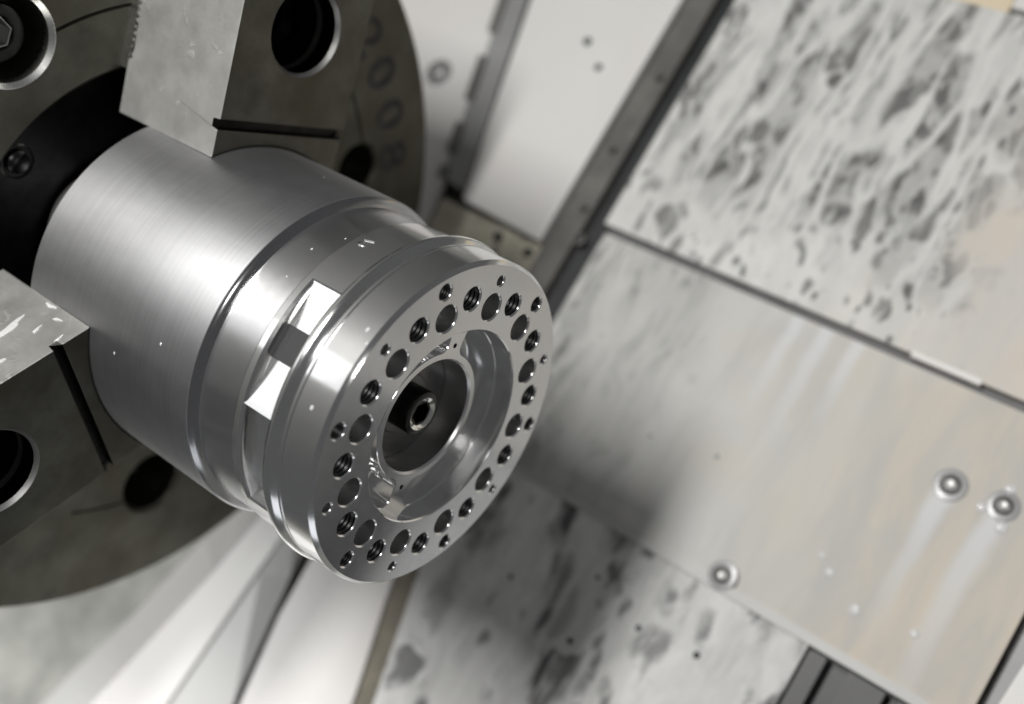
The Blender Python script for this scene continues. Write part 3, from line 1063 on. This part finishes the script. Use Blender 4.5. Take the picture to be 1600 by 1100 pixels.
# dark wiper rail between white panel and plates
rail = slab('wiper_rail', rect(-48, 262, -97.4, -84.5), -153, 6, 'dark_rail')
tag(rail, 'long dark wiper rail between the white panel and the cover plates', 'rail', 'wiper rails')
slab('rubber_seal', rect(-48, 262, -84.2, -75.6), -158, 6, 'rubber', rail, 0.8)
for x, z in ((180.6, -88.2), (112.7, -87.5), (99.8, -82.7), (142, -90), (228, -91)):
    button(rail, x, -153, z, 1.7, 'dark_rail', 'strip_steel', 'rail_screw')

# white panels left of the rail
wp = slab('white_sheet', [(262, -98.2), (91.5, -98.2), (94.5, -145.6), (262, -188)], -150, 5, 'white_paint')
tag(wp, 'white sheet panel with two small dark rivets above the hub', 'panel', 'white sheet panels')
for x, z, r in ((185.9, -130.8, 2.2), (175.8, -118.3, 1.9)):
    blob(wp, x, -150, z, r, 'rubber', 'rivet', 0.4)
bm = None
st = slab('slide_strip', [(262, -193), (98.5, -148.6), (101, -163.2), (262, -205)], -152, 6, 'grey_plastic')
tag(st, 'grey slide strip at the left edge of the white panel', 'strip')
for x0, x1, dz in ((113, 128, 0), (140, 163, 0), (176, 205, 0), (100, 106, 0)):
    z0 = -163.2 - (x0 - 101) * 0.26; z1 = -163.2 - (x1 - 101) * 0.26
    slab('slide_shoe', [(x0, z0 - 2.6), (x1, z1 - 2.6), (x1, z1 + 2.2), (x0, z0 + 2.2)], -150.5, 5, 'dark_rail', st, 0.5)
wl = slab('white_sheet', [(262, -206), (101, -165.5), (60, -158), (60, -330), (262, -330)], -154, 5, 'white_paint')
tag(wl, 'white sheet panel with one button screw beside the chuck rim', 'panel', 'white sheet panels')
button(wl, 148.5, -154, -200.5, 4.6)

# grimy ledge under the upper white panel
lg = slab('grimy_ledge', [(90.8, -98.2), (92.5, -160), (30, -160), (30, -98.2)], -156, 6, 'dirty_ledge')
tag(lg, 'grimy brown ledge with swarf lumps behind the hub flange', 'ledge')
for x, z, r in ((86.5, -122.0, 2.6), (85.5, -103.8, 2.4)):
    blob(lg, x, -156, z, r, 'rubber', 'swarf_lump', 0.6)

# lower white panel and folded sheet under the chuck
lr = slab('wiper_rail', [(-49, -80), (-75, -74), (-111, -64.3), (-143, -57.8), (-200, -46), (-200, -37.5), (-143, -49), (-111, -55.5), (-75, -64), (-49, -70)], -154, 6, 'lower_rail')
tag(lr, 'short brown rail between the white sheet below the hub and the lower cover plate', 'rail', 'wiper rails')
lp = slab('white_sheet', [(-49, -80.6), (-75, -74.6), (-111, -64.9), (-143, -58.4), (-200, -46.6), (-260, -35), (-260, -101), (-175, -106.4), (-146, -110.4), (-106, -116.4), (-55, -118)], -152, 5, 'white_paint')
bm = None
tag(lp, 'white sheet panel below the hub, left of the wiper rail', 'panel', 'white sheet panels')

A = [(-70, -148, -146), (-107, -148, -153.4), (-186.2, -148, -174.1), (-240, -148, -189)]
B = [(-70, -148, -132), (-96.2, -148, -134.5), (-164.2, -148, -139.2), (-236, -148, -146)]
D = [(-70, -160, -130), (-91.9, -160, -127.8), (-150.5, -160, -118.4), (-226, -160, -107)]
G = [(-60, -212, -222), (-100, -216, -246), (-210, -220, -290), (-290, -220, -305)]
def sheet(name, rows_, mat, thick=2.0):
    bm = bmesh.new()
    rv = [[bm.verts.new(p) for p in L] for L in rows_]
    for p, q in zip(rv, rv[1:]):
        for i in range(len(p) - 1):
            bm.faces.new((p[i], p[i + 1], q[i + 1], q[i]))
    bmesh.ops.recalc_face_normals(bm, faces=bm.faces)
    bmesh.ops.solidify(bm, geom=bm.faces[:], thickness=thick)
    return mesh_obj(name, bm, mat, None, 0)
fo = sheet('folded_sheet', (G, A, B), 'white_paint')
ff = sheet('shade_painted_flashing', ([(x, y - 0.3, z + 0.4) for x, y, z in B], D), 'grey_paint_and_shade')  # sloping face with its shade put into the grey colour
tag(ff, 'narrow flashing, its shade painted in as grey, between the folded white sheet and the white sheet below the hub', 'flashing')
tag(fo, 'folded white sheet metal under the lower edge of the chuck', 'sheet metal')
